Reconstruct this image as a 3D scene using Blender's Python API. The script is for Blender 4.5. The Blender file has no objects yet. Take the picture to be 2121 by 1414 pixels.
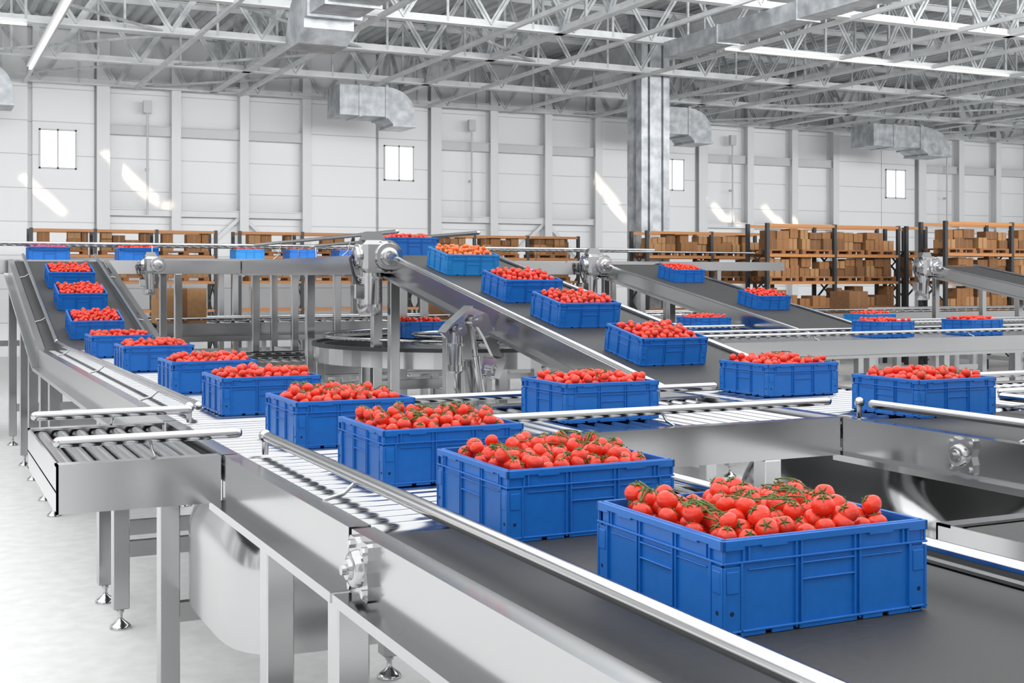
import bpy, bmesh, math, random
from mathutils import Vector, Matrix, Euler
random.seed(7)
R=random.random
def rr(a,b): return a+(b-a)*random.random()
col=bpy.context.scene.collection
CH=2.45; BZ=1.637; UZ=2.71

# ------------------------------------------------------------ materials
def mat(name,color,rough=.5,metal=0.,noise=None,emis=None,estr=0,coat=0,spec=None,bump=None):
    m=bpy.data.materials.new(name); m.use_nodes=True
    nt=m.node_tree; b=nt.nodes['Principled BSDF']
    b.inputs['Base Color'].default_value=(*color,1)
    b.inputs['Roughness'].default_value=rough; b.inputs['Metallic'].default_value=metal
    if coat: b.inputs['Coat Weight'].default_value=coat; b.inputs['Coat Roughness'].default_value=.12
    if spec is not None: b.inputs['Specular IOR Level'].default_value=spec
    if emis: b.inputs['Emission Color'].default_value=(*emis,1); b.inputs['Emission Strength'].default_value=estr
    if noise:
        c2,scale,det,rdelta=noise
        tc=nt.nodes.new('ShaderNodeTexCoord'); n=nt.nodes.new('ShaderNodeTexNoise')
        n.inputs['Scale'].default_value=scale; n.inputs['Detail'].default_value=det
        nt.links.new(tc.outputs['Object'],n.inputs['Vector'])
        r=nt.nodes.new('ShaderNodeValToRGB'); r.color_ramp.elements[0].position=.35; r.color_ramp.elements[1].position=.65
        r.color_ramp.elements[0].color=(*color,1); r.color_ramp.elements[1].color=(*c2,1)
        nt.links.new(n.outputs['Fac'],r.inputs['Fac']); nt.links.new(r.outputs['Color'],b.inputs['Base Color'])
        if rdelta:
            mr=nt.nodes.new('ShaderNodeMapRange'); mr.inputs['To Min'].default_value=max(0,rough-rdelta); mr.inputs['To Max'].default_value=rough+rdelta
            nt.links.new(n.outputs['Fac'],mr.inputs['Value']); nt.links.new(mr.outputs['Result'],b.inputs['Roughness'])
        if bump:
            bp=nt.nodes.new('ShaderNodeBump'); bp.inputs['Strength'].default_value=bump; bp.inputs['Distance'].default_value=.01
            nt.links.new(n.outputs['Fac'],bp.inputs['Height']); nt.links.new(bp.outputs['Normal'],b.inputs['Normal'])
    return m
STEEL=mat('brushed_steel',(.50,.503,.508),.17,1,noise=((.52,.523,.528),.6,1,.02))
CHROME=mat('polished_steel',(.55,.553,.558),.14,1)
ROLLER=mat('roller_steel',(.50,.505,.515),.18,1)
DSTEEL=mat('dark_steel',(.06,.061,.063),.45,.6)
GAPSHADE=mat('gap_shade_dark',(.13,.132,.135),.45,.6)  # dark tone standing in for shade between the rollers
BELT=mat('rubber_belt',(.040,.040,.040),.6,0,noise=((.050,.050,.050),60,2,.05))
BLUE=mat('blue_plastic',(.008,.145,.52),.36,0,noise=((.009,.155,.56),40,2,.03),spec=.45)
LBLUE=mat('light_blue_plastic',(.018,.24,.62),.38,0,spec=.4)
HOLE=mat('hole_dark',(.004,.012,.04),.7)
RED=mat('tomato_red',(.78,.028,.012),.24,0,noise=((.86,.055,.018),14,2,0),coat=.15)
RED2=mat('tomato_orange_red',(.88,.14,.02),.27,0,noise=((.90,.22,.03),14,2,0),coat=.12)
GREEN=mat('vine_green',(.09,.14,.03),.55,0,noise=((.15,.20,.05),50,2,0))
GALV=mat('galvanized_steel',(.34,.36,.38),.5,.45,noise=((.58,.60,.62),3.2,8,.1))
WEB=mat('truss_web_galvanized',(.44,.46,.47),.5,.2,noise=((.66,.68,.69),3.2,6,.1))
TRUSS=mat('truss_grey',(.64,.66,.67),.5,.08,noise=((.75,.76,.77),2.5,4,.05))
WHITEP=mat('white_paint_steel',(.78,.79,.79),.45)
CARD=mat('cardboard',(.235,.108,.04),.85,0,noise=((.29,.14,.052),8,3,0))
CARD2=mat('cardboard_light',(.37,.205,.09),.85,0,noise=((.32,.17,.07),8,3,0))
CARD3=mat('cardboard_dark',(.15,.07,.028),.85,0,noise=((.19,.09,.035),8,3,0))
TAPE=mat('packing_tape',(.19,.085,.034),.4)
ORANGE=mat('rack_orange',(.42,.18,.055),.5)
BLACKP=mat('rack_black',(.03,.032,.035),.5)
WOOD=mat('pallet_wood',(.30,.125,.045),.8,0,noise=((.23,.10,.036),20,3,0))
LAMP=mat('lamp_tube',(1,1,1),.5,emis=(1,.99,.96),estr=.75)
PANE=mat('window_daylight',(1,1,1),.2,emis=(1,1,1),estr=1.3)
DECK=mat('roof_deck',(.62,.64,.65),.5,.05,noise=((.69,.71,.72),1.5,2,0))
FLOOR=mat('polished_concrete',(.84,.84,.835),.6,0,noise=((.92,.92,.915),7,14,.08),bump=.06)
def wallmat():
    m=mat('wall_panels',(.8,.81,.82),.55); nt=m.node_tree; b=nt.nodes['Principled BSDF']
    tc=nt.nodes.new('ShaderNodeTexCoord'); s=nt.nodes.new('ShaderNodeSeparateXYZ'); c=nt.nodes.new('ShaderNodeCombineXYZ')
    nt.links.new(tc.outputs['Object'],s.inputs[0]); nt.links.new(s.outputs['X'],c.inputs['X']); nt.links.new(s.outputs['Z'],c.inputs['Y'])
    br=nt.nodes.new('ShaderNodeTexBrick'); br.offset=0
    br.inputs['Scale'].default_value=1; br.inputs['Brick Width'].default_value=40; br.inputs['Row Height'].default_value=1.05
    br.inputs['Mortar Size'].default_value=.016; br.inputs['Mortar Smooth'].default_value=.2
    br.inputs['Color1'].default_value=(.88,.89,.90,1); br.inputs['Color2'].default_value=(.86,.87,.88,1); br.inputs['Mortar'].default_value=(.58,.59,.60,1)
    nt.links.new(c.outputs[0],br.inputs['Vector']); nt.links.new(br.outputs['Color'],b.inputs['Base Color'])
    return m
WALL=wallmat()
WGREY=mat('wall_steel_grey',(.60,.61,.62),.5)
WGREY2=mat('wall_trim_light',(.76,.77,.78),.5)
WFRAME=mat('window_frame_grey',(.58,.59,.60),.5)

# ------------------------------------------------------------ mesh builder
class MB:
    def __init__(s): s.v=[]; s.f=[]; s.m=[]; s.s=[]
    def _add(s,vs,fs,mi=0,sm=False):
        o=len(s.v); s.v+= [tuple(v) for v in vs]
        for f in fs: s.f.append([i+o for i in f]); s.m.append(mi); s.s.append(sm)
    def box(s,a,b,T=None,mi=0):
        x0,y0,z0=a; x1,y1,z1=b
        vs=[(x0,y0,z0),(x1,y0,z0),(x1,y1,z0),(x0,y1,z0),(x0,y0,z1),(x1,y0,z1),(x1,y1,z1),(x0,y1,z1)]
        if T: vs=[T(*v) for v in vs]
        s._add(vs,[(0,3,2,1),(4,5,6,7),(0,1,5,4),(1,2,6,5),(2,3,7,6),(3,0,4,7)],mi)
    def frame(s,d):
        d=d.normalized(); up=Vector((0,0,1)) if abs(d.z)<.95 else Vector((1,0,0))
        a=d.cross(up).normalized(); b=a.cross(d).normalized(); return a,b
    def beam(s,p,q,w,h,mi=0):
        p=Vector(p); q=Vector(q); a,b=s.frame(q-p)
        vs=[]
        for c in (p,q):
            for i,j in ((-1,-1),(1,-1),(1,1),(-1,1)): vs.append(c+a*(w/2*i)+b*(h/2*j))
        s._add(vs,[(0,1,2,3),(7,6,5,4),(0,4,5,1),(1,5,6,2),(2,6,7,3),(3,7,4,0)],mi)
    def cyl(s,p,q,r,n=16,r2=None,mi=0,caps=True):
        s.tube([p,q],[r,r if r2 is None else r2],n,mi,caps)
    def tube(s,pts,r,n=12,mi=0,caps=True):
        pts=[Vector(p) for p in pts]; N=len(pts)
        if not isinstance(r,(list,tuple)): r=[r]*N
        vs=[]; pa=None
        for i,p in enumerate(pts):
            d=(pts[min(i+1,N-1)]-pts[max(i-1,0)])
            if d.length<1e-9: d=Vector((0,0,1))
            a,b=s.frame(d)
            if pa is not None:
                dn=d.normalized(); a=(pa-dn*pa.dot(dn)).normalized(); b=a.cross(dn)
            pa=a
            for k in range(n):
                t=2*math.pi*k/n; vs.append(p+a*(r[i]*math.cos(t))+b*(r[i]*math.sin(t)))
        fs=[]
        for i in range(N-1):
            for k in range(n):
                k2=(k+1)%n; fs.append((i*n+k,i*n+k2,(i+1)*n+k2,(i+1)*n+k))
        s._add(vs,fs,mi,True)
        if caps:
            s._add(vs[:n],[tuple(reversed(range(n)))],mi); s._add(vs[-n:],[tuple(range(n))],mi)
    def prism(s,poly,y0,y1,T,mi=0,sm=False):
        n=len(poly); vs=[T(x,y0,z) for x,z in poly]+[T(x,y1,z) for x,z in poly]
        s._add(vs,[(k,(k+1)%n,(k+1)%n+n,k+n) for k in range(n)],mi,sm)
        s._add([vs[i] for i in range(n)],[tuple(reversed(range(n)))],mi); s._add(vs[n:],[tuple(range(n))],mi)
    def sphere(s,c,r,nu=16,nv=10,sq=1,mi=0,M=None):
        vs=[];c=Vector(c)
        def P(t,u):
            v=Vector((r*math.sin(t)*math.cos(u),r*math.sin(t)*math.sin(u),r*sq*math.cos(t)))
            if M: v=M@v
            return c+v
        vs.append(P(0,0))
        for i in range(1,nv):
            for k in range(nu): vs.append(P(math.pi*i/nv,2*math.pi*k/nu))
        vs.append(P(math.pi,0)); fs=[]
        for k in range(nu): fs.append((0,1+k,1+(k+1)%nu))
        for i in range(nv-2):
            for k in range(nu):
                a=1+i*nu+k; b=1+i*nu+(k+1)%nu; fs.append((a,a+nu,b+nu,b))
        L=len(vs)-1
        for k in range(nu): fs.append((L,L-nu+(k+1)%nu,L-nu+k))
        s._add(vs,fs,mi,True)
    def mesh(s,name,mats,org=(0,0,0),bevel=0,sharp=True):
        me=bpy.data.meshes.new(name); ox,oy,oz=org
        me.from_pydata([(x-ox,y-oy,z-oz) for x,y,z in s.v],[],s.f)
        for m in (mats if isinstance(mats,(list,tuple)) else [mats]): me.materials.append(m)
        me.polygons.foreach_set('material_index',s.m); me.polygons.foreach_set('use_smooth',s.s)
        bm=bmesh.new(); bm.from_mesh(me)
        if bevel:
            es=[e for e in bm.edges if len(e.link_faces)==2 and e.calc_face_angle(0)>.6]
            bmesh.ops.bevel(bm,geom=es,offset=bevel,segments=1,affect='EDGES',profile=.5)
        bmesh.ops.recalc_face_normals(bm,faces=bm.faces[:])
        if sharp:
            for e in bm.edges:
                if len(e.link_faces)==2 and e.calc_face_angle(0)>.8: e.smooth=False
        bm.to_mesh(me); bm.free()
        me.update(); return me
    def obj(s,name,mats,parent=None,org=None,bevel=0,sharp=True):
        if org is None: org=tuple(parent['_loc']) if parent else (0,0,0)
        me=s.mesh(name,mats,org,bevel,sharp)
        return place(name,me,org,parent)
def place(name,me,loc,parent=None,rot=None,scale=None):
    o=bpy.data.objects.new(name,me); col.objects.link(o)
    if parent is not None:
        o.parent=parent; pl=parent['_loc']; o.location=(loc[0]-pl[0],loc[1]-pl[1],loc[2]-pl[2])
    else: o.location=loc
    o['_loc']=list(loc)
    if rot: o.rotation_euler=rot
    if scale: o.scale=scale
    return o
def empty(name,loc,label,cat,group=None):
    o=bpy.data.objects.new(name,None); o.empty_display_size=.1; o.location=loc; o['_loc']=list(loc); col.objects.link(o)
    tag(o,label,cat,group); return o
def tag(o,label=None,cat=None,group=None,kind=None):
    if label:o['label']=label
    if cat:o['category']=cat
    if group:o['group']=group
    if kind:o['kind']=kind
    return o

# ------------------------------------------------------------ camera
cam=bpy.data.cameras.new('camera'); co=bpy.data.objects.new('camera',cam); col.objects.link(co)
cam.sensor_width=36; cam.lens=44.08; cam.shift_y=-132/2121; cam.clip_start=.05; cam.clip_end=300
co.location=(0,0,CH); co.rotation_euler=(math.pi/2,0,-math.atan2(.4308,.9024)); bpy.context.scene.camera=co

# ------------------------------------------------------------ room shell
YW=42; P=11.4
m=MB(); m.box((-12,-8,-.2),(64,43,0)); tag(m.obj('floor',FLOOR),'pale polished concrete warehouse floor','floor',kind='structure')
m=MB(); m.box((-12,YW,0),(64,YW+.3,11)); 
for k in range(-1,5):
    m.box((12.2-P+P*k-.0,YW-.35,0),(14.6-P+P*k,YW,11)); 
    m.box((14.75-P+P*k,YW-.22,0),(16.6-P+P*k,YW,11))
tag(m.obj('wall_back',WALL),'white sandwich panel warehouse wall','wall',kind='structure')
tn=1
for k in range(-1,5):
    for i,xx in enumerate((5.45,7.73,9.96,12.1)):
        m=MB(); x=xx+P*k; w=.15 if i else .2
        m.box((x-w,YW-.45,0),(x+w,YW-.40,10)); m.box((x-.03,YW-.4,0),(x+.03,YW-.05,10)); m.box((x-w,YW-.05,0),(x+w,YW-.0,10))
        tag(m.obj('trim_%d'%tn,WGREY2),'light grey steel wall column','wall column',kind='structure'); tn+=1
    for z,h in ((7.05,.32),(4.45,.22),(8.6,.2)):
        m=MB(); m.box((5.45+P*k,YW-.3,z),(12.1+P*k,YW-.02,z+h)); m.box((5.45+P*k,YW-.36,z+h-.03),(12.1+P*k,YW-.02,z+h))
        tag(m.obj('trim_%d'%tn,WGREY if h>.3 else WGREY2),'grey horizontal steel wall girt','wall beam',kind='structure'); tn+=1
    m=MB(); m.beam((7.8+P*k,YW-.2,2.6),(9.9+P*k,YW-.2,4.5),.12,.12); m.beam((12.0+P*k,YW-.2,2.6),(9.95+P*k,YW-.2,4.5),.12,.12)
    tag(m.obj('trim_%d'%tn,WGREY2),'light grey diagonal steel wall brace','wall brace',kind='structure'); tn+=1
    m=MB(); x=6.8+P*k; m.cyl((x,YW-.5,4.5),(x,YW-.5,7.9),.035,10); m.box((x-.13,YW-.58,7.75),(x+.13,YW-.42,8.15)); m.box((x-.05,YW-.5,5.9),(x+.05,YW-.3,5.98))
    tag(m.obj('wall_pipe',WGREY),'thin grey vertical pipe with box on the white wall','pipe',group='wall pipes')
for k in range(0,5):
    x=4.1+P*k; z0,z1=5.87,7.12; y=YW-.22
    e=empty('window_%d'%(k+1),(x,y,z0),'small bright two-pane window in the white wall','window'); e['kind']='structure'
    m=MB(); w=.56
    for a,b in (((x-w,y-.05,z0),(x-w+.05,y+.02,z1)),((x+w-.05,y-.05,z0),(x+w,y+.02,z1)),((x-w,y-.05,z0),(x+w,y+.02,z0+.05)),((x-w,y-.05,z1-.05),(x+w,y+.02,z1)),((x-.025,y-.05,z0),(x+.025,y+.02,z1))): m.box(a,b)
    m.obj('frame',WFRAME,e)
    m=MB(); m.box((x-w+.05,y-.02,z0+.05),(x+w-.05,y-.005,z1-.05)); m.obj('pane',PANE,e)
m=MB(); x=-12; prof=[]; 
while x<64:
    prof+=[(x,10.62),(x+.17,10.62),(x+.22,10.74),(x+.33,10.74)]; x+=.38
n=len(prof); vs=[(a,-8,b) for a,b in prof]+[(a,43,b) for a,b in prof]
m._add(vs,[(i,i+1,i+1+n,i+n) for i in range(n-1)]); tag(m.obj('ceiling',DECK),'corrugated grey metal roof deck','ceiling',kind='structure')

# ------------------------------------------------------------ roof trusses
ZB=8.55; ZT=10.4
def truss(x0,y0,n,dx,dy,pan,label,heavy=1.):
    e=empty('roof_truss',(x0,y0,ZB),label,'roof truss','steel roof trusses')
    x1=x0+dx*pan*n; y1=y0+dy*pan*n
    m=MB(); m.beam((x0,y0,ZB),(x1,y1,ZB),.27*heavy,.035); m.beam((x0,y0,ZB+.09),(x1,y1,ZB+.09),.05,.17); m.obj('bottom_chord',TRUSS,e)
    m=MB(); m.beam((x0,y0,ZT),(x1,y1,ZT),.25*heavy,.03); m.beam((x0,y0,ZT-.08),(x1,y1,ZT-.08),.04,.15); m.obj('top_chord',TRUSS,e)
    mm=[]
    for sgn in (0,1):
        m=MB(); a=(0,0,0.05); b=(dx*pan/2,dy*pan/2,ZT-ZB-.05)
        if sgn: a,b=(0,0,ZT-ZB-.05),(dx*pan/2,dy*pan/2,.05)
        m.beam(a,b,.15,.035); m.beam(a,b,.03,.14); mm.append(m.mesh('diagonal',WEB))
    m=MB(); m.beam((0,0,0),(0,0,ZT-ZB),.06,.06); mv=m.mesh('vertical',WEB)
    for i in range(n):
        bx,by=x0+dx*pan*i,y0+dy*pan*i
        place('diagonal',mm[0],(bx,by,ZB),e); place('diagonal',mm[1],(bx+dx*pan/2,by+dy*pan/2,ZB),e)
        place('vertical',mv,(bx+dx*pan/2,by+dy*pan/2,ZB),e)
for y,xa,n in ((41.5,-1,22),(36.9,-1,22),(32.0,-1,21),(27.8,1.3,19),(23.2,5.9,16),(18.6,15,11)):
    truss(xa,y,n,1,0,2.28,'grey steel lattice roof truss spanning the hall')
for x,ya,n in ((8.9,25.4,7),(14.6,23,8),(25.0,18.6,10),(31.5,14,12),(38.0,16,11)):
    truss(x,ya,n,0,1,2.3,'grey steel lattice truss crossing under the roof deck',.9)
for i in range(15):
    x=3.1+3.35*i
    m=MB(); y0=20 if x<20 else 14
    m.beam((x,y0,ZB-.02),(x,41.6,ZB-.02),.11,.10)
    tag(m.obj('roof_strut',TRUSS),'long light steel strut along the truss bottom chords','roof strut',group='roof struts')
    m=MB(); m.beam((x-1.6,y0,ZT+.1),(x-1.6,41.9,ZT+.1),.12,.2)
    tag(m.obj('roof_purlin',TRUSS),'grey steel purlin under the corrugated deck','purlin',group='roof purlins')
for i in range(9):
    x=1+5.2*i
    for (ya,yb) in ((27.8,32.0),(36.9,41.4),(32.0,36.9)):
        if abs(x-20)<5: continue
        m=MB(); s_=1 if (int(ya))%2 else -1
        m.beam((x,ya,ZB+.05),(x+4.6*s_,yb,ZB+.05),.06,.06)
        tag(m.obj('wind_brace',WEB),'thin diagonal steel brace between roof trusses','brace',group='roof wind braces')
m=MB()
gx=21.4
m.beam((gx,12,10.2),(gx,41.8,10.2),.6,.06); m.beam((gx,12,9.8),(gx,41.8,9.8),.06,.8); m.beam((gx,12,9.4),(gx,41.8,9.4),.6,.06)
tag(m.obj('roof_girder',TRUSS),'heavy pale steel I-beam girder along the hall','girder')
e=empty('steel_column',(20.4,33,0),'broad galvanized steel building column with vertical grooves','column')
m=MB(); cx,cy=20.4,33; T=lambda a,b,c:(cx+a,cy+b,c)
poly=[(-.5,-.42),(-.28,-.42),(-.28,-.30),(-.2,-.30),(-.2,-.42),(.2,-.42),(.2,-.30),(.28,-.30),(.28,-.42),(.5,-.42),(.5,.42),(-.5,.42),(-.5,.1),(-.40,.1),(-.40,-.1),(-.5,-.1)]
m.prism(poly,0,10.6,lambda a,z,b:(cx+a,cy+b,z)); m.obj('shaft',GALV,e)
m=MB(); m.box((cx-.7,cy-.6,0),(cx+.7,cy+.6,.05)); m.obj('base_plate',GALV,e)

def duct(x,y,z,lx,w,h,label):
    e=empty('air_duct',(x,y,z),label,'air duct','galvanized air ducts')
    m=MB()
    T=lambda a,b,c:(x+a,y+b,z+c)
    m.box((0,0,.25),(lx*.62,w,h),T)
    m.box((lx*.60,-.04,.2),(lx*.64,w+.04,h+.05),T)
    m.box((lx*.25,-.03,.22),(lx*.28,w+.03,h+.03),T)
    m.obj('duct_body',GALV,e)
    poly=[(lx*.62,.25),(lx*.62,h)]
    for i in range(9):
        t=math.pi/2*i/8; poly.append((lx*.62+lx*.38*math.sin(t),h*.35+h*.65*math.cos(t)))
    poly+=[(lx,0),(lx*.72,0)]
    m=MB(); m.prism(poly,0,w,T); m.box((lx*.70,-.04,-.04),(lx*1.02,w+.04,.02),T); m.obj('elbow_outlet',GALV,e)
    m=MB(); m.beam(T(lx*.3,w/2,h),T(lx*.3,w/2,10.5-z),.04,.04); m.obj('hanger_rod',GALV,e)
for k in range(4):
    duct((12.0-P+P*k-(1.4 if k==3 else 0)) if k else -.0,37.6,CH+4.85,3.9 if k==3 else 2.5,1.3,1.1 if k==3 else 1.2,'rectangular galvanized duct with curved outlet near the wall')
e=empty('air_duct',(7.6,18,7.5),'large rectangular galvanized duct under the trusses','air duct','galvanized air ducts')
m=MB(); m.box((7.1,16,7.7),(8.15,24.6,8.5)); 
for y in (17,19,21,23,24.2): m.box((7.05,y,7.65),(8.2,y+.05,8.55))
m.obj('duct_body',GALV,e)
m=MB(); poly=[(24.6,8.5),(24.6,7.5),(25.0,7.25),(26.0,7.25)]+[(24.6+1.4*math.cos(t*math.pi/16),7.3+1.2*math.sin(t*math.pi/16)) for t in range(0,9)]
m.prism([(a,b) for a,b in poly],7.1,8.15,lambda a,b,c:(b,a,c)); m.obj('elbow_outlet',GALV,e)
e=empty('air_duct',(17,14,8.2),'long slim galvanized rectangular duct below the roof','air duct','galvanized air ducts')
m=MB(); m.box((17.4,12,8.1),(18.0,27.4,8.5))
for y in range(13,28,3): m.box((17.37,y,8.07),(18.03,y+.06,8.53))
m.obj('duct_body',GALV,e)
m=MB(); m.beam((17.7,26,8.5),(17.7,26,10.5),.04,.04); m.obj('hanger_rod',GALV,e)

def linlamp(a,b,label='white linear ceiling lamp hanging from the trusses'):
    e=empty('ceiling_lamp',a,label,'lamp','linear ceiling lamps')
    m=MB(); m.beam((a[0],a[1],a[2]+.08),(b[0],b[1],b[2]+.08),.2,.06); m.obj('lamp_housing',WHITEP,e)
    m=MB(); m.beam(a,b,.09,.05); m.obj('lamp_tube',LAMP,e)
linlamp((2.95,25,8.3),(2.95,37.5,8.3)); linlamp((19.4,27.5,8.5),(29.6,27.5,8.5))
linlamp((-.5,31.5,8.4),(2.4,31.5,8.4))

# ------------------------------------------------------------ conveyors
_cache={}
def rollermesh(L,r,axis):
    k=(round(L,3),r,axis)
    if k not in _cache:
        m=MB(); d=Vector((1,0,0)) if axis=='X' else Vector((0,1,0))
        m.tube([d*-.02,d*0,d*0,d*.012,d*.02,d*(L-.02),d*(L-.012),d*L,d*L,d*(L+.02)],[.012,.012,r*.75,r*.75,r,r,r*.75,r*.75,.012,.012],20)
        _cache[k]=m.mesh('roller',ROLLER)
    return _cache[k]
def make_leg(e,x,y,ztop,w=.112):
    m=MB(); m.box((x-w/2,y-w/2,.14),(x+w/2,y+w/2,ztop)); o=m.obj('leg',STEEL,e,org=(x,y,.0),bevel=.006)
    k='foot'
    if k not in _cache:
        f=MB(); f.tube([(0,0,0),(0,0,.015),(0,0,.03),(0,0,.06),(0,0,.075),(0,0,.11),(0,0,.11),(0,0,.125),(0,0,.125),(0,0,.15)],[.075,.075,.06,.022,.016,.016,.026,.026,.016,.016],20)
        _cache[k]=f.mesh('foot',CHROME)
    place('foot',_cache[k],(x,y,0),o)
def bearing(e,p,n,s=.08):
    p=Vector(p); n=Vector(n); a=Vector((0,0,1)); b=n.cross(a)
    T=lambda x,y,z: tuple(p+b*x+n*y+a*z)
    c=s; k=s*.45
    poly=[(-c,-k),(-c+.0,-c+.01),(-c+.01,-c),(-k,-c),(0,-c*.86),(k,-c),(c-.01,-c),(c,-c+.01),(c,-k),(c*.86,0),(c,k),(c,c-.01),(c-.01,c),(k,c),(0,c*.86),(-k,c),(-c+.01,c),(-c,c-.01),(-c,k),(-c*.86,0)]
    m=MB(); m.prism(poly,0,.022,T)
    o=Vector(T(0,0,0))
    m.tube([o+n*.02,o+n*.045,o+n*.050,o+n*.050,o+n*.062,o+n*.062,o+n*.078],[s*.66,s*.60,s*.54,s*.38,s*.34,s*.18,s*.17],28)
    bo=m.obj('bearing',STEEL,e)
    for i in (-1,1):
        for j in (-1,1):
            q=Vector(T(i*s*.72,0,j*s*.72)); m=MB(); m.tube([q+n*.02,q+n*.034],s*.16,6); m.obj('bolt',CHROME,bo)
def gearmotor(e,p,sx=-1,s=1.):
    x,y,z=p
    T=lambda a,b,c:(x+sx*a*s,y+b*s,z+c*s)
    m=MB(); m.box((-.02,-.12,-.13),(.22,.14,.13),T); g=m.obj('gearbox',STEEL,e,bevel=.035*s)
    m=MB(); c=lambda b:T(.02,b,0)
    m.tube([c(.1),c(-.06),c(-.06),c(-.09),c(-.09),c(-.13),c(-.145),c(-.145),c(-.165),c(-.17),c(-.17),c(-.20)],[q*s for q in (.11,.11,.135,.135,.115,.115,.105,.075,.07,.065,.03,.028)],32); m.obj('drive_drum',CHROME,g)
    for i in range(8):
        t=i*math.pi/4+.3; m=MB(); m.cyl(T(.02+.125*math.cos(t),-.09,.125*math.sin(t)),T(.02+.125*math.cos(t),-.105,.125*math.sin(t)),.011*s,6); m.obj('bolt',STEEL,g)
    m=MB(); m.tube([T(.22,.01,0),T(.24,.01,0),T(.24,.01,0),T(.26,.01,0),T(.27,.01,0)],[.105*s,.105*s,.085*s,.08*s,.05*s],28); m.obj('side_cover',CHROME,g)
    pts=[T(.13,.02,-.1),T(.13,.02,-.16),T(.13,.02,-.16)]; rad=[.075*s,.075*s,.105*s]
    pts+=[T(.13,.02,-.175),T(.13,.02,-.175)]; rad+=[.105*s,.08*s]
    for i in range(12):
        z0=-.18-.016*i
        pts+=[T(.13,.02,z0),T(.13,.02,z0),T(.13,.02,z0-.008),T(.13,.02,z0-.008)]; rad+=[.080*s,.087*s,.087*s,.080*s]
    pts+=[T(.13,.02,-.375),T(.13,.02,-.375),T(.13,.02,-.45),T(.13,.02,-.47)]; rad+=[.08*s,.095*s,.095*s,.075*s]
    m=MB(); m.tube(pts,rad,28); m.obj('motor',STEEL,g)
    m=MB(); m.box((.18,-.04,-.34),(.27,.08,-.22),T); m.obj('terminal_box',STEEL,g,bevel=.01*s)
    m=MB(); m.tube([T(.22,.02,-.22),T(.26,.02,-.14),T(.29,.02,-.02),T(.2,.02,.1)],.011*s,10); m.obj('cable',DSTEEL,g)
    m=MB(); m.prism([(-.10,.13),(.10,.13),(.06,.20),(-.06,.20)],-.04,.04,lambda a,b,c:T(.11+a,b,c)); m.obj('mounting_lug',STEEL,g,bevel=.008)
def guide(e,pts,r=.0245,posts=(),basez=-.09):
    m=MB(); m.tube(pts,r,20); o=m.obj('guide_rail',CHROME,e)
    for p,q in ((pts[0],pts[1]),(pts[-1],pts[-2])):
        m=MB(); d=(Vector(p)-Vector(q)).normalized(); p=Vector(p); m.tube([p,p+d*.012,p+d*.022,p+d*.026],[r,r*.9,r*.6,r*.05],16); m.obj('end_cap',CHROME,o)
    for q,side in posts:
        q=Vector(q); m=MB(); m.tube([q+Vector((0,0,-r*.6)),q+Vector((side[0]*.05,side[1]*.05,basez*.75)),q+Vector((side[0]*.13,side[1]*.13,basez))],.008,8)
        m.obj('rail_bracket',STEEL,o)
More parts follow.
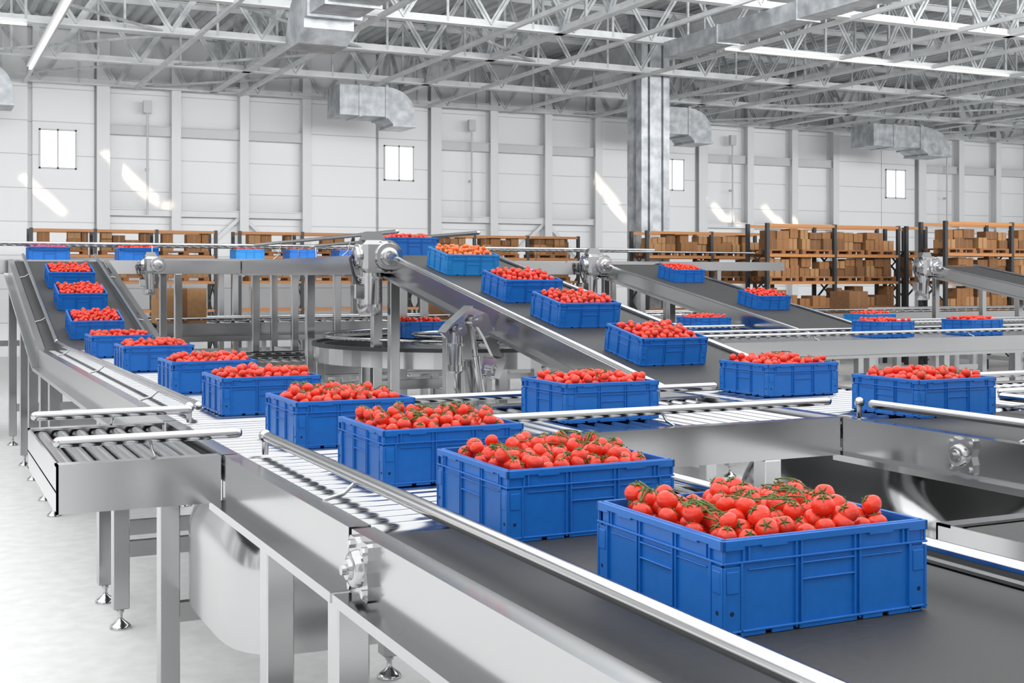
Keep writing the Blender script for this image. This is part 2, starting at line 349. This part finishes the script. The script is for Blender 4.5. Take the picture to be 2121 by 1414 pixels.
def conveyor(kind,axis,a0,L,w0,width,z,slope=0,legs=(),rails=((.2,0,1),(-.2,0,1)),railz=.085,label='',endcap=(False,False),motor=None,depth=.2,bearings=(),pitch=.104,crossz=.55,flange=True,legside=(0,1),msc=1.5,gap_shade=True):
    if axis=='Y': T=lambda x,y,zz:(w0+x,a0+y,z+zz+slope*y); wv=(1,0)
    else: T=lambda x,y,zz:(a0+y,w0+x,z+zz+slope*y); wv=(0,1)
    name='belt_conveyor' if kind=='belt' else 'roller_conveyor'
    base=T(width/2,L/2,0); e=empty(name,(base[0],base[1],0),label,'conveyor','stainless steel conveyors')
    d=depth
    for sd in (0,1):
        m=MB(); f=(lambda x:x) if sd==0 else (lambda x:width-x)
        fl=.055
        poly=[(0,.012),(.075,.012),(.075,.002),(.010,.002),(.010,-d+.01),(.06,-d+.01),(.06,-d),(-fl,-d),(-fl,-d-.025),(-fl-.008,-d-.025),(-fl-.008,-d+.01),(0,-d+.01)] if flange else [(0,.012),(.075,.012),(.075,.002),(.010,.002),(.010,-d+.01),(.06,-d+.01),(.06,-d),(0,-d)]
        m.prism([(f(x),zz) for x,zz in poly],0,L,T); m.obj('side_beam',STEEL,e)
    if kind=='belt':
        poly=[];r=.07;n=10
        for i in range(n+1):
            t=math.pi/2+math.pi*i/n; poly.append((r+.01+r*math.cos(t),-r+r*math.sin(t)))
        for i in range(n+1):
            t=-math.pi/2+math.pi*i/n; poly.append((L-r-.01+r*math.cos(t),-r+r*math.sin(t)))
        TT=lambda a,b,c:T(b,a,c)
        m=MB(); m.prism(poly,.085,width-.085,TT,sm=False); m.obj('belt',BELT,e)
    else:
        r=.040; n=int((L-.02)/pitch); ax='X' if axis=='Y' else 'Y'
        me=rollermesh(width-.09,r,ax)
        for i in range(min(n,100)):
            y=(L-(n-1)*pitch)/2+i*pitch; place('roller',me,T(.045,y,-r),e)
        if gap_shade:
            m=MB(); m.box((.012,.0,-.11),(width-.012,L,-.10),T); m.obj('gap_shade_sheet',GAPSHADE,e)  # dark sheet added under the rollers so their gaps look shaded
    for cap,yy in zip(endcap,(0,L)):
        if cap:
            m=MB(); s=.01 if yy==0 else -.01
            m.box((0,min(yy,yy+s),-d),(width,max(yy,yy+s),.012),T); m.obj('end_plate',STEEL,e)
    for ly in legs:
        ps=[]
        for sd in legside:
            p=T(.045 if sd==0 else width-.045,ly,-d); make_leg(e,p[0],p[1],p[2]); ps.append(p)
        if len(ps)==2 and ps[0][2]>.9:
            m=MB(); m.beam((ps[0][0],ps[0][1],crossz),(ps[1][0],ps[1][1],crossz),.06,.11); m.obj('crossbar',STEEL,e)
    if len(legs)>1:
        p=T(width-.045,legs[0],0); q=T(width-.045,legs[-1],0)
        m=MB(); m.beam((p[0],p[1],crossz+.2),(q[0],q[1],crossz+.2),.05,.09); m.obj('brace_bar',STEEL,e)
    for (rx,y0,y1) in rails:
        x=rx if rx>0 else width+rx; y1=L if y1==1 else y1
        p=T(x,y0+.03,railz); q=T(x,y1-.03,railz); posts=[]; k=max(1,int((y1-y0)/2.4)); sg=-1 if rx>0 else 1
        if abs(x-width/2)<width/2-.1:
            for i in range(k):
                yy=y0+(y1-y0)*(i+.5)/k; posts.append((T(x,yy,railz),(wv[0]*sg,wv[1]*sg)))
        guide(e,[p,q],posts=posts,basez=-railz+.01)
    nrm=(-1,0,0) if axis=='Y' else (0,-1,0)
    for by in bearings: bearing(e,T(-.0,by,-.085),nrm,.09)
    if motor is not None:
        p=T(0,motor,-.0); gearmotor(e,p,-1,msc) if axis=='Y' else gearmotor(e,(p[0],p[1]-.15,p[2]-.06),-1,1.0)
    return e
W=1.42; X1=1.262; X2=4.80; X3=11.4; X4=19.4; CY=5.67; CW=1.48
S2=7.62
s1=(UZ-BZ)/4.9; s2=(UZ-BZ)/(13.5-S2); s3=(UZ-BZ)/6.05
LB='stainless steel belt conveyor with black belt and tube rails'
LR='stainless steel roller conveyor with chrome rollers and tube rails'
LI='inclined stainless steel conveyor with black rubber belt'
conveyor('belt','Y',.5,3.33,X1,W,BZ,legs=(.4,1.8),label=LB,bearings=(3.2,),rails=((.2,0,5.17),(-.2,0,5.17)))
conveyor('roller','Y',3.86,1.81,X1,W,BZ,legs=(.14,1.05),rails=(),label='short roller conveyor between belt and roller junction')
conveyor('roller','Y',5.69,1.46,X1,W,BZ,legs=(),rails=(),label='steel roller junction between crossing conveyors',flange=False)
conveyor('roller','Y',7.17,7.8,X1,W,BZ,legs=(.1,1.93,2.7,6.5,7.5),rails=((.2,0,1),(-.2,0,1)),label='roller conveyor with tube rails leading to an inclined belt')
conveyor('belt','Y',15.0,4.9,X1,W,BZ,slope=s1,legs=(1.2,2.5,4.7),label=LI,railz=.085)
spur=conveyor('roller','X',.55,X1-.56,CY,CW,BZ,legs=(),rails=((.2,0,.85),(-.12,0,.85)),endcap=(True,False),label='short steel roller spur closed by an end plate',flange=False,pitch=.096)
cross=conveyor('roller','X',X1+W+.01,X2-X1-W-.02,CY,CW,BZ,legs=(1.62,),label='roller conveyor crossing between two crate lines',rails=((.2,-.15,2.2),(-.12,-.15,2.2)),flange=False,pitch=.11)
j2=conveyor('roller','Y',CY+.02,S2-CY-.03,X2,W,BZ,legs=(),rails=(),label='steel roller junction at the foot of an incline',flange=False)
conveyor('roller','X',X2+W+.01,3.6,CY,CW,BZ,legs=(.5,3.),label=LR,flange=False)
conveyor('belt','Y',.8,CY-.8,X2,W,BZ,legs=(1,3.2),label=LB,bearings=(3.95,),rails=((.2,0,1),(-.2,0,1)))
conveyor('belt','Y',S2,13.5-S2,X2,W,BZ,slope=s2,legs=(1.4,3.6,5.6),label='inclined belt conveyor carrying tomato crates with motor on top',motor=5.75,railz=.02,rails=((.06,0,1),(-.06,0,1)),msc=1.4)
conveyor('belt','Y',13.5,6.7,X2,W,UZ,legs=(.3,3,6),label='raised belt conveyor on tall steel legs',railz=.27,crossz=1.2)
conveyor('roller','X',-.6,13.4,20.25,W,UZ,legs=(1,2.6,4.4,6.3,8.6,10.8,13),label='raised steel cross conveyor on tall legs',railz=.27,crossz=1.2,motor=4.05,flange=False,pitch=.14)
conveyor('belt','X',2.,18.,25.8,W,UZ+.12,legs=(1,4,7,10,13,16),label='raised steel conveyor near the pallet racks',railz=.27,crossz=1.2,flange=False,rails=((-.2,0,1),))
NY=12.72; FY=15.35
conveyor('roller','X',6.47,16.,NY,W,BZ,legs=(.6,2.6,4.8,7.4,10,13,15.5),label='roller conveyor passing below the inclined belts',pitch=.16)
conveyor('roller','X',6.47,4.85,FY,W,BZ,legs=(.5,2.5,4.5),label='roller conveyor joined to the curved turn')
conveyor('roller','X',X3+W+.05,6.4,FY,W,BZ,legs=(.5,2.5,4.5),label='roller conveyor beside an inclined belt')
conveyor('belt','Y',14.2,6.05,X3,W,BZ,slope=s3,legs=(1.6,3.6,5.8),label=LI,motor=5.9,railz=.02,rails=((.06,0,1),(-.06,0,1)))
conveyor('belt','Y',14.2,6.05,X4,W,BZ,slope=s3,legs=(1.6,3.6,5.8),label='inclined belt conveyor beside the pallet racks',motor=5.9,railz=.02,rails=((.06,0,1),(-.06,0,1)))
conveyor('roller','X',3.8,26,22.2,W,BZ,legs=(.5,3,5.5,8,10.5,13,16,19,22,25),label='long low roller conveyor near the pallet racks',pitch=.28)
conveyor('roller','X',3.2,28,28.2,W,BZ-.2,legs=(.5,4,8,12,16,20,24),label='long low roller conveyor near the pallet racks',pitch=.3)
conveyor('roller','X',2.9,8,18.2,W,BZ-.45,legs=(.5,3,5,7.5),label='low roller conveyor under the raised line',pitch=.16)
conveyor('roller','X',6.3,6,10.2,1.1,BZ-.75,legs=(.3,2.5,5),label='low roller conveyor beside the incline legs',pitch=.16,rails=((.1,0,1),))
conveyor('roller','Y',8.2,3.9,3.1,.75,BZ-.7,legs=(.3,2,3.6),label='narrow low roller conveyor between two crate lines',pitch=.13,rails=((.1,0,1),(-.1,0,1)),crossz=.3)
conveyor('belt','X',3.55,2.,2.9,.75,BZ-.14,legs=(.3,),label='narrow low belt conveyor with steel edge',rails=(),flange=False,endcap=(True,True))

e=empty('curved_conveyor',(6.47,14.75,0),'curved stainless steel roller conveyor turn with dark edge','conveyor')
cx,cy=6.47,(NY+FY+W)/2; ro=(FY+W-NY)/2; ri=ro-W
def arc(r0,r1,z0,z1,mt,name,n=40):
    m=MB(); vs=[]
    for i in range(n+1):
        t=math.pi/2+math.pi*i/n; c,s=math.cos(t),math.sin(t)
        vs+=[(cx+r0*c,cy+r0*s,z0),(cx+r1*c,cy+r1*s,z0),(cx+r1*c,cy+r1*s,z1),(cx+r0*c,cy+r0*s,z1)]
    fs=[]
    for i in range(n):
        for k in range(4): fs.append((i*4+k,i*4+(k+1)%4,i*4+4+(k+1)%4,i*4+4+k))
    fs+=[(0,1,2,3),(n*4+3,n*4+2,n*4+1,n*4)]
    m._add(vs,fs); return m.obj(name,mt,e)
arc(ri+.08,ro-.08,BZ-.16,BZ-.12,GAPSHADE,'gap_shade_sheet'); arc(ro-.02,ro,BZ-.22,BZ-.03,STEEL,'side_beam'); arc(ri,ri+.02,BZ-.22,BZ+.01,STEEL,'side_beam'); arc(ro-.05,ro+.01,BZ-.03,BZ+.012,DSTEEL,'belt_guide'); arc(ro-.06,ro,.95,1.03,STEEL,'lower_ring')
m=MB(); L_=W-.13; m.tube([(0,0,0),(0,0,0),(L_,0,0),(L_,0,0)],[.01,.024,.042,.01],14); rm=m.mesh('roller',ROLLER)
for i in range(56):
    t=math.pi/2+math.pi*(i+.5)/56
    place('roller',rm,(cx+(ri+.06)*math.cos(t),cy+(ri+.06)*math.sin(t),BZ-.045),e,rot=(0,0,t))
for r in (ro-.15,ri+.15):
    m=MB(); m.tube([(cx+r*math.cos(math.pi/2+math.pi*i/30),cy+r*math.sin(math.pi/2+math.pi*i/30),BZ+.09) for i in range(31)],.023,10); m.obj('guide_rail',CHROME,e)
for t in (.62,.85,1.15,1.38):
    a=math.pi*t; make_leg(e,cx+(ro-.06)*math.cos(a),cy+(ro-.06)*math.sin(a),BZ-.22)

def housing(par,x0,x1,y0,y1,z0,z1):
    m=MB(); n=48; rows=18; vs=[]
    cx_,cy_=(x0+x1)/2,(y0+y1)/2; a,b=(x1-x0)/2,(y1-y0)/2
    for j in range(rows+1):
        t=j/rows; z=z1+(z0-z1)*t; k=.84+.16*math.sin(min(1,t/.5)*math.pi/2)**2
        for i in range(n):
            th=2*math.pi*i/n; c,s=math.cos(th),math.sin(th); ex=.45
            vs.append((cx_+a*k*math.copysign(abs(c)**ex,c),cy_+b*k*math.copysign(abs(s)**ex,s),z))
    fs=[(j*n+i,j*n+(i+1)%n,(j+1)*n+(i+1)%n,(j+1)*n+i) for j in range(rows) for i in range(n)]
    m._add(vs,fs,0,True); m._add(vs[-n:],[tuple(range(n))]); m._add(vs[:n],[tuple(range(n))])
    m.obj('drive_housing',STEEL,par)
housing(cross,X1+.1,X1+W-.1,CY+.15,CY+CW+.2,.66,BZ-.2)
housing(j2,X2+.1,X2+W-.05,CY-.6,CY+CW-.1,.66,BZ-.2)

# tensioner on the second incline
e=empty('belt_tensioner',(4.6,10.4,1.4),'angular folded steel bracket with motor and tensioning rod','machine part')
T=lambda a,b,c:(4.57+a,10.42+b,1.86+c)
m=MB(); m.prism([(-.30,.10),(-.24,.16),(-.02,.33),(.16,.26),(.22,.08),(.31,-.14),(.22,-.34),(.07,-.29),(.14,-.31),(.22,-.14),(.12,.06),(.04,.18),(-.05,.20),(-.12,.02),(-.24,.04)],0,.06,T); m.obj('bracket_plate',CHROME,e,bevel=.010)
m=MB(); m.prism([(.20,-.14),(.30,-.14),(.22,-.33),(.17,-.31)],-.12,.18,T); m.obj('bracket_arm',CHROME,e,bevel=.010)
m=MB(); m.prism([(-.3,.10),(-.24,.17),(-.03,.34),(-.05,.29)],-.10,.10,T); m.obj('bracket_flange',CHROME,e,bevel=.004)
m=MB(); m.tube([T(-.02,-.05,.16),T(.02,-.05,-.12),T(.02,-.05,-.12),T(.08,-.05,-.50)],[.022,.022,.036,.036],14); m.obj('tension_rod',CHROME,e)
for a,c in ((-.14,.12),(.2,-.24),(.02,.2)):
    m=MB(); m.tube([T(a,-.13,c),T(a,-.10,c),T(a,-.10,c),T(a,-.08,c),T(a,-.08,c),T(a,.10,c)],[.024,.026,.055,.055,.036,.036],20); m.obj('pivot',CHROME,e)
m=MB(); m.tube([T(-.16,-.03,-.25),T(-.18,-.05,-.4),T(-.04,-.05,-.6),T(.12,0,-.72)],.018,12); m.obj('hose',STEEL,e)
pts=[T(-.16,0,.1),T(-.16,0,-.0),T(-.16,0,-.0),T(-.16,0,-.025),T(-.16,0,-.025),T(-.16,0,-.2),T(-.16,0,-.2),T(-.16,0,-.25),T(-.16,0,-.27)]; rad=[.035,.035,.08,.08,.06,.06,.075,.075,.05]
m=MB(); m.tube(pts,rad,24); m.obj('motor',CHROME,e)
make_leg(e,4.56,10.5,1.7,.09); make_leg(e,4.72,11.3,1.9)

def joint(p):
    m=MB(); x,y,z=p; m.sphere(p,.030,18,12); m.cyl((x,y,z),(x,y,BZ),.015,12); tag(m.obj('rail_joint',CHROME,org=p),'polished steel corner joint of the guide rails','rail joint','rail corner joints')
for p in ((1.462,5.70,BZ+.085),(1.40,7.15,BZ+.085),(X2+.2,5.75,BZ+.085),(X1+W-.2,5.75,BZ+.085),(X1+W-.2,7.10,BZ+.085)): joint(p)

# ------------------------------------------------------------ crates
CL,CWD,CHT=.605,.575,.222
def cratemesh(mats):
    m=MB(); L,D,H=CL,CWD,CHT; i=.009; t=.01
    a,b=L/2-i,D/2-i
    m.box((-a,-b,.006),(a,b,.016))
    m.box((-a,-b,.006),(a,-b+t,H)); m.box((-a,b-t,.006),(a,b,H)); m.box((-a,-b,.006),(-a+t,b,H)); m.box((a-t,-b,.006),(a,b,H))
    for side in range(4):
        ln=L if side%2==0 else D; off=D/2 if side%2==0 else L/2
        ang=side*math.pi/2; c,s=round(math.cos(ang)),round(math.sin(ang))
        def T(u,n_,z,c=c,s=s,off=off):
            x,y=u,-(off-i)-n_; return (x*c-y*s,x*s+y*c,z)
        def F(u0,u1,z0,z1,pr=.008,mi=0): m.box((-ln/2+u0*ln,-.001,z0),(-ln/2+u1*ln,pr,z1),T,mi)
        w=.005/ln
        F(0,1,.204,.22,.009); F(.0,.10,.197,.206,.009); F(.9,1,.197,.206,.009)
        F(.18,.30,.199,.206,.009);F(.70,.82,.199,.206,.009)
        F(0,1,.166,.171,.0085)
        for u in (.012,.10,.125,.345,.37,.63,.655,.875,.90,.988): F(u-w/2,u+w/2,.166,.206,.007)
        F(0,.085,.004,.16,.006); F(.915,1,.004,.16,.006); F(.02,.075,.10,.150,.0085); F(.925,.98,.10,.150,.0085)
        F(.085,.095,.0,.166,.0085); F(.905,.915,.0,.166,.0085)
        for u in (.345,.37,.63,.655): F(u-w/2,u+w/2,.004,.166,.0075)
        F(.37,.63,.112,.116,.0075); F(.37,.63,.150,.154,.0075)
        F(.125,.345,.148,.151,.005); F(.655,.875,.148,.151,.005)
        F(0,1,.010,.015,.0085)
        for (u0,u1) in ((.03,.20),(.23,.33),(.36,.64),(.67,.77),(.80,.97)): F(u0,u1,0,.012,.006)
        for u in (.045,.955):
            p=Vector(T(-ln/2+u*ln,.0055,.055)); q=Vector(T(-ln/2+u*ln,.0068,.055)); m.cyl(p,q,.0055,10,mi=1)
    return m.mesh('plastic_crate',mats,bevel=.0011)
CR=cratemesh([BLUE,HOLE]); CRL=cratemesh([LBLUE,HOLE])
crates=[]
for y in (2.33,3.46,4.58,5.80,7.38,8.95,11.2,13.35): crates.append((1.635,y,BZ,0,0))
a1=math.atan(s1); a2=math.atan(s2); a3=math.atan(s3)
for y in (15.4,16.8,18.05): crates.append((1.65,y,BZ+s1*(y-15.0),a1,0))
crates.append((1.6,20.6,UZ,0,0))
crates+= [(3.27,6.15,BZ,0,0),(5.25,6.95,BZ,0,0),(5.22,5.5,BZ,0,0)]
for i,y in enumerate((8.3,9.65,10.75,12.2)): crates.append((5.06,y,BZ+s2*(y-S2),a2,1 if i==3 else 0))
crates.append((5.1,14.0,UZ,0,0))
crates+=[(2.95,20.6,UZ,0,0),(6.1,26.2,UZ+.12,0,1),(7.25,26.2,UZ+.12,0,0),(8.35,26.2,UZ+.12,0,0)]
crates+=[(11.85,15.93,BZ+s3*1.73,a3,0),(11.85,18.3,BZ+s3*4.1,a3,0),(10.5,15.6,BZ,0,0),(5.95,15.75,BZ,0,0),(11.75,13.1,BZ,0,0),(13.4,13.1,BZ,0,0),(13.9,15.8,BZ,0,1)]

def tomato(nu=28,nv=18):
    m=MB(); r=1.; vs=[]
    def P(t,u):
        k=1+.025*math.cos(5*u)*math.sin(t); rad=r*math.sin(t)*k; z=.86*math.cos(t)-.13*math.exp(-(t/.33)**2)
        return (rad*math.cos(u),rad*math.sin(u),z)
    vs.append(P(0,0))
    for i in range(1,nv):
        for k in range(nu): vs.append(P(math.pi*i/nv,2*math.pi*k/nu))
    vs.append(P(math.pi,0)); fs=[]
    for k in range(nu): fs.append((0,1+k,1+(k+1)%nu))
    for i in range(nv-2):
        for k in range(nu):
            a=1+i*nu+k; b=1+i*nu+(k+1)%nu; fs.append((a,a+nu,b+nu,b))
    L=len(vs)-1
    for k in range(nu): fs.append((L,L-nu+(k+1)%nu,L-nu+k))
    m._add(vs,fs,0,True); return m
TM=tomato().mesh('tomato',RED,sharp=False)
m=MB()
for i in range(5):
    t=2*math.pi*i/5; c,s=math.cos(t),math.sin(t)
    pts=[(0,0,.76),(.22*c,.22*s,.84),(.45*c,.45*s,.84),(.68*c,.68*s,.80)]
    m.tube(pts,[.07,.085,.06,.012],6)
m.tube([(0,0,.74),(.03,.02,1.0),(.10,.04,1.16)],[.06,.045,.06],8)
CAL=m.mesh('calyx',GREEN,sharp=False)
tpl=tomato(14,9); TPV=[Vector(v) for v in tpl.v]; TPF=tpl.f
stuff=MB()
def addt(p,r,rot,mi):
    M=rot.to_matrix(); o=len(stuff.v)
    stuff.v+=[tuple(p+(M@v)*r) for v in TPV]
    for f in TPF: stuff.f.append([i+o for i in f]); stuff.m.append(mi); stuff.s.append(True)
def heap():
    out=[]; nx,ny=9,8
    for i in range(nx):
        for j in range(ny):
            u=(i+.5+(.22 if j%2 else -.22))/nx*2-1; v=(j+.5)/ny*2-1
            x=u*.258+rr(-.006,.006); y=v*.246+rr(-.006,.006)
            h=.008*(1-u*u)*(1-v*v)
            out.append((Vector((x,y,CHT-.008+h+rr(-.012,.009))),rr(.0235,.0290)))
    base=list(out); tries=0; top=[]
    while len(top)<27 and tries<1200:
        tries+=1
        x=rr(-.252,.252); y=rr(-.232,.232)
        if all((x-q.x)**2+(y-q.y)**2>.054**2 for q,_ in top):
            u=x/.30; v=y/.28; top.append((Vector((x,y,CHT+.014+.014*(1-u*u)*(1-v*v)+rr(-.008,.010))),rr(.0235,.0295)))
    return base,top
def vine_pts(top,base):
    c,_=random.choice(top); allp=sorted(top+base,key=lambda t:(t[0]-c).length)[:6]
    return sorted(allp,key=lambda t:t[0].x+.3*t[0].y)
nind=0
for ci,(x,y,z,tilt,lt) in enumerate(crates):
    cxx,cyy=x+CL/2,y+CWD/2; zz=z+ (math.tan(tilt)*CWD/2)+.001
    o=place('plastic_crate',CRL if lt else CR,(cxx,cyy,zz),rot=(tilt,0,0))
    tag(o,('light blue' if lt else 'blue')+' ribbed plastic crate of tomatoes on '+('an inclined belt' if tilt else 'a raised conveyor' if z>2.6 else 'a conveyor'),'crate','tomato crates')
    M=Matrix.Translation((cxx,cyy,zz))@Matrix.Rotation(tilt,4,'X')
    base,top=heap(); mi=2 if (lt and ci<20) else 0
    if ci<4:
        for p,r in top+base:
            rot=Euler((rr(-.9,.9),rr(-.9,.9),rr(0,6.28))); q=M@p
            if nind<300:
                nind+=1
                t=place('tomato',TM,q,rot=rot,scale=(r,r,r)); tag(t,'ripe glossy red vine tomato in a blue crate','tomato','tomatoes in the nearest crates')
                cl=bpy.data.objects.new('calyx',CAL); cl.parent=t; col.objects.link(cl)
            else: addt(q,r,rot,0)
        for p,r in base: addt(M@(p-Vector((0,0,.052))),.027,Euler((0,0,0)),0)
        for k in range(12):
            pts=vine_pts(top,base); m=MB(); path=[]
            for p,r in pts: path.append(M@(p+Vector((rr(-.01,.01),rr(-.01,.01),r*.92+rr(.001,.006)))))
            sp=[path[0]]
            for a,b in zip(path[:-1],path[1:]): sp+= [a.lerp(b,.33)+Vector((0,0,.002)),a.lerp(b,.66)+Vector((0,0,.002)),b]
            m.tube(sp,.0022,7)
            for (p,r),g in zip(pts,path):
                e2=M@(p+Vector((rr(-.015,.015),rr(-.014,.006),r*.78))); m.tube([g,g.lerp(e2,.5)+Vector((rr(-.006,.006),rr(-.006,.006),.002)),e2],[.002,.0018,.0024],6)
                for a in range(5):
                    t=a*1.2566; m.tube([e2,e2+Vector((.008*math.cos(t),.008*math.sin(t),.003)),e2+Vector((.015*math.cos(t),.015*math.sin(t),-.002))],[.0018,.0022,.0005],5)
            o=m.obj('tomato_vine',GREEN,org=tuple(path[0]),sharp=False); tag(o,'green tomato vine stem lying over red tomatoes','vine','vine stems in the nearest crates')
    else:
        for p,r in base+top: addt(M@p,r,Euler((rr(-.9,.9),rr(-.9,.9),rr(0,6.28))),mi)
        if ci<24:
            for k in range(7):
                pts=vine_pts(top,base)[:5]; path=[M@(p+Vector((0,0,r+.002))) for p,r in pts]; stuff.tube(path,.0022,5,mi=1)
                for (p,r),g in zip(pts,path): stuff.tube([g,M@(p+Vector((.01,-.014,r*.6)))],.0026,4,mi=1)
o=stuff.obj('tomatoes',[RED,GREEN,RED2],sharp=False); tag(o,'heaps of red vine tomatoes filling blue crates','tomatoes',kind='stuff')

# ------------------------------------------------------------ racks, pallets, boxes
def boxmesh(mt):
    m=MB(); m.box((-.5,-.5,0),(.5,.5,1)); m.box((-.06,-.503,.0),(.06,.503,1.004),mi=1); m.box((-.5,-.008,.999),(.5,.008,1.003),mi=1); m.box((-.503,-.06,.7),(.503,.06,1.004),mi=1)
    return m.mesh('cardboard_box',[mt,TAPE])
BX=[boxmesh(CARD),boxmesh(CARD),boxmesh(CARD2),boxmesh(CARD3)]
def palletmesh():
    m=MB(); 
    for i in range(6): m.box((-.6,-.4+i*.142,.11),(.6,-.31+i*.142,.13))
    for y in (-.4,-.05,.3):
        m.box((-.6,y,0),(.6,y+.1,.02)); m.box((-.6,y,.09),(.6,y+.1,.11))
        for x in (-.6,-.07,.46): m.box((x,y,.02),(x+.14,y+.1,.09))
    return m.mesh('pallet',WOOD)
PM=palletmesh()
nb=0
def cbox(x,y,z,sx,sy,sz,rz=0,lab='brown cardboard box on a rack pallet',grp='boxes on the racks'):
    global nb; nb+=1
    o=place('cardboard_box',random.choice(BX),(x,y,z),rot=(0,0,rz),scale=(sx,sy,sz)); tag(o,lab,'box',grp); return o
def rack(x0,y,bay,nbay,levels,top,dens,minz=2.2):
    e=empty('pallet_rack',(x0,y,0),'black pallet rack with orange beams holding cartons','pallet rack','warehouse pallet racks')
    D=.95
    me=MB()
    me.box((-.045,0,0),(.045,.09,top)); me.box((-.045,D-.09,0),(.045,D,top))
    zz=.3; k=0
    while zz+.75<top:
        a,b=(0.04,D-.04) if k%2 else (D-.04,.04); me.beam((0,a,zz),(0,b,zz+.72),.04,.04); me.beam((0,b,zz),(0,a,zz+.72),.03,.03); zz+=.75; k+=1
    me=me.mesh('upright_frame',BLACKP)
    for i in range(nbay+1): place('upright_frame',me,(x0+i*bay,y,0),e)
    b=MB(); b.box((0.045,0.0,-.075),(bay-.045,.05,0)); b=b.mesh('beam',ORANGE)
    for i in range(nbay):
        for zl in list(levels)+[top-.02]:
            for yy in (-.01,D-.05): place('beam',b,(x0+i*bay,y+yy,zl),e)
    for i in range(nbay):
        for li,zl in enumerate(levels):
            if zl<minz: continue
            np_=2 if bay>2 else 1
            for pk in range(np_):
                px=x0+i*bay+bay*(pk+.5)/np_; pw=min(1.3,bay/np_-.12)
                p=place('pallet',PM,(px,y+.47,zl),scale=(pw/1.2,1,1)); tag(p,'wooden pallet on an orange rack beam','pallet','pallets on the racks')
                xx=px-pw/2
                while xx<px+pw/2-.15:
                    w=rr(.26,.46); w=min(w,px+pw/2-xx)
                    if R()<dens:
                        h1=rr(.2,.32); cbox(xx+w/2,y+.3+rr(0,.1),zl+.132,w-.01,rr(.35,.5),h1)
                        if R()<.8: cbox(xx+w/2+rr(-.01,.01),y+.32,zl+.134+h1,w*.93,rr(.3,.42),rr(.16,.56-h1))
                    xx+=w
LV=(.75,1.55,2.35,3.08)
rack(2.86,36,1.65,3,LV,3.8,.93)
rack(8.5,36,1.85,6,LV,3.8,.88)
rack(18.9,30.6,2.2,2,LV,3.8,.95)
rack(20.4,27,2.25,2,LV,3.9,1,1.5)
rack(25.2,27,.7,1,LV,3.9,.6)
rack(23.7,24,2.3,2,LV,3.9,1,1.5)
rack(28.6,24,2.3,1,LV,3.9,.9)
for (x,y,z,sx,sy,sz,rz) in ((4.3,22.9,BZ,.8,.7,.62,.1),(16.2,22.9,BZ,.5,.4,.3,.3),(9.5,22.9,BZ,.5,.5,.38,.3),(19.6,22.9,BZ,.6,.6,.5,.1)):
    cbox(x,y,z,sx,sy,sz,rz,'brown cardboard box standing on a conveyor','boxes on the conveyors')
for (x,y,s_) in ((12.3,30.3,.7),(5,30.4,.7)):
    cbox(x,y,0,s_,s_,s_*1.2,.1,'large cardboard box standing on the floor','boxes on the floor')

# ------------------------------------------------------------ lights
w=bpy.data.worlds.new('world'); bpy.context.scene.world=w; w.use_nodes=True
nt=w.node_tree; bg=nt.nodes['Background']; bg.inputs['Strength'].default_value=.9
# world noise added so steel reflects light and dark
tc=nt.nodes.new('ShaderNodeTexCoord'); mp=nt.nodes.new('ShaderNodeMapping'); mp.inputs['Scale'].default_value=(3.2,3.2,.5)
nz=nt.nodes.new('ShaderNodeTexNoise'); nz.inputs['Scale'].default_value=1.3; nz.inputs['Detail'].default_value=1.5
rp=nt.nodes.new('ShaderNodeValToRGB'); rp.color_ramp.elements[0].position=.38; rp.color_ramp.elements[0].color=(.42,.425,.43,1); rp.color_ramp.elements[1].position=.56; rp.color_ramp.elements[1].color=(1.3,1.3,1.3,1)
nt.links.new(tc.outputs['Generated'],mp.inputs['Vector']); nt.links.new(mp.outputs['Vector'],nz.inputs['Vector']); nt.links.new(nz.outputs['Fac'],rp.inputs['Fac']); nt.links.new(rp.outputs['Color'],bg.inputs['Color'])
def area(loc,sx,sy,en,d=(0,0,-1),colr=(1,1,1),spread=None,roll=0):
    l=bpy.data.lights.new('area_light','AREA'); l.shape='RECTANGLE'; l.size=sx; l.size_y=sy; l.energy=en; l.color=colr
    if spread: l.spread=spread
    o=bpy.data.objects.new('area_light',l); col.objects.link(o); o.location=loc
    q=Vector(d).to_track_quat('-Z','Y'); o.rotation_euler=(q.to_matrix()@Matrix.Rotation(roll,3,'Z')).to_euler(); return o
area((6,7,10.3),44,26,4700); area((6,21,10.3),18,3,300)  # added overhead fill kept out of view, not fixtures of the hall
area((14,13,7.8),34,3,2200,d=(0.05,1,.12),spread=math.radians(110))  # added unseen wash to brighten the back wall and trusses
area((40,8,7.8),14,3,900,d=(0.05,1,.12),spread=math.radians(110))  # same added wash for the right end of the wall
for (x,z,sx,sy) in ((6.1,5.9,.75,.26),(6.4,5.5,.75,.26),(7.0,5.1,.6,.28),(7.6,4.8,.4,.24),(3.5,5.2,.6,.26),(4.0,4.75,.55,.26),(1.2,6.4,1.0,.4),(1.5,5.7,1.0,.35),(24.0,5.7,1.0,.28),(24.2,5.25,1.0,.28),(24.5,4.9,.7,.24),(29.2,5.1,.8,.34),(29.9,4.8,.6,.3),(31.7,5.1,.8,.3),(32.3,4.7,.7,.28),(33.1,4.5,.5,.24)):
    d=Vector((.62,.62,-.42)).normalized(); t=Vector((x,YW-.2,z)); area(t-d*3.2,sx,sy,.55*(sx*sy)/.16,d,(1,.86,.66),math.radians(4),roll=-.7)  # narrow lamps added near the wall to imitate sunlight patches
sc=bpy.context.scene
sc.view_settings.view_transform='Standard'; sc.view_settings.exposure=0.0
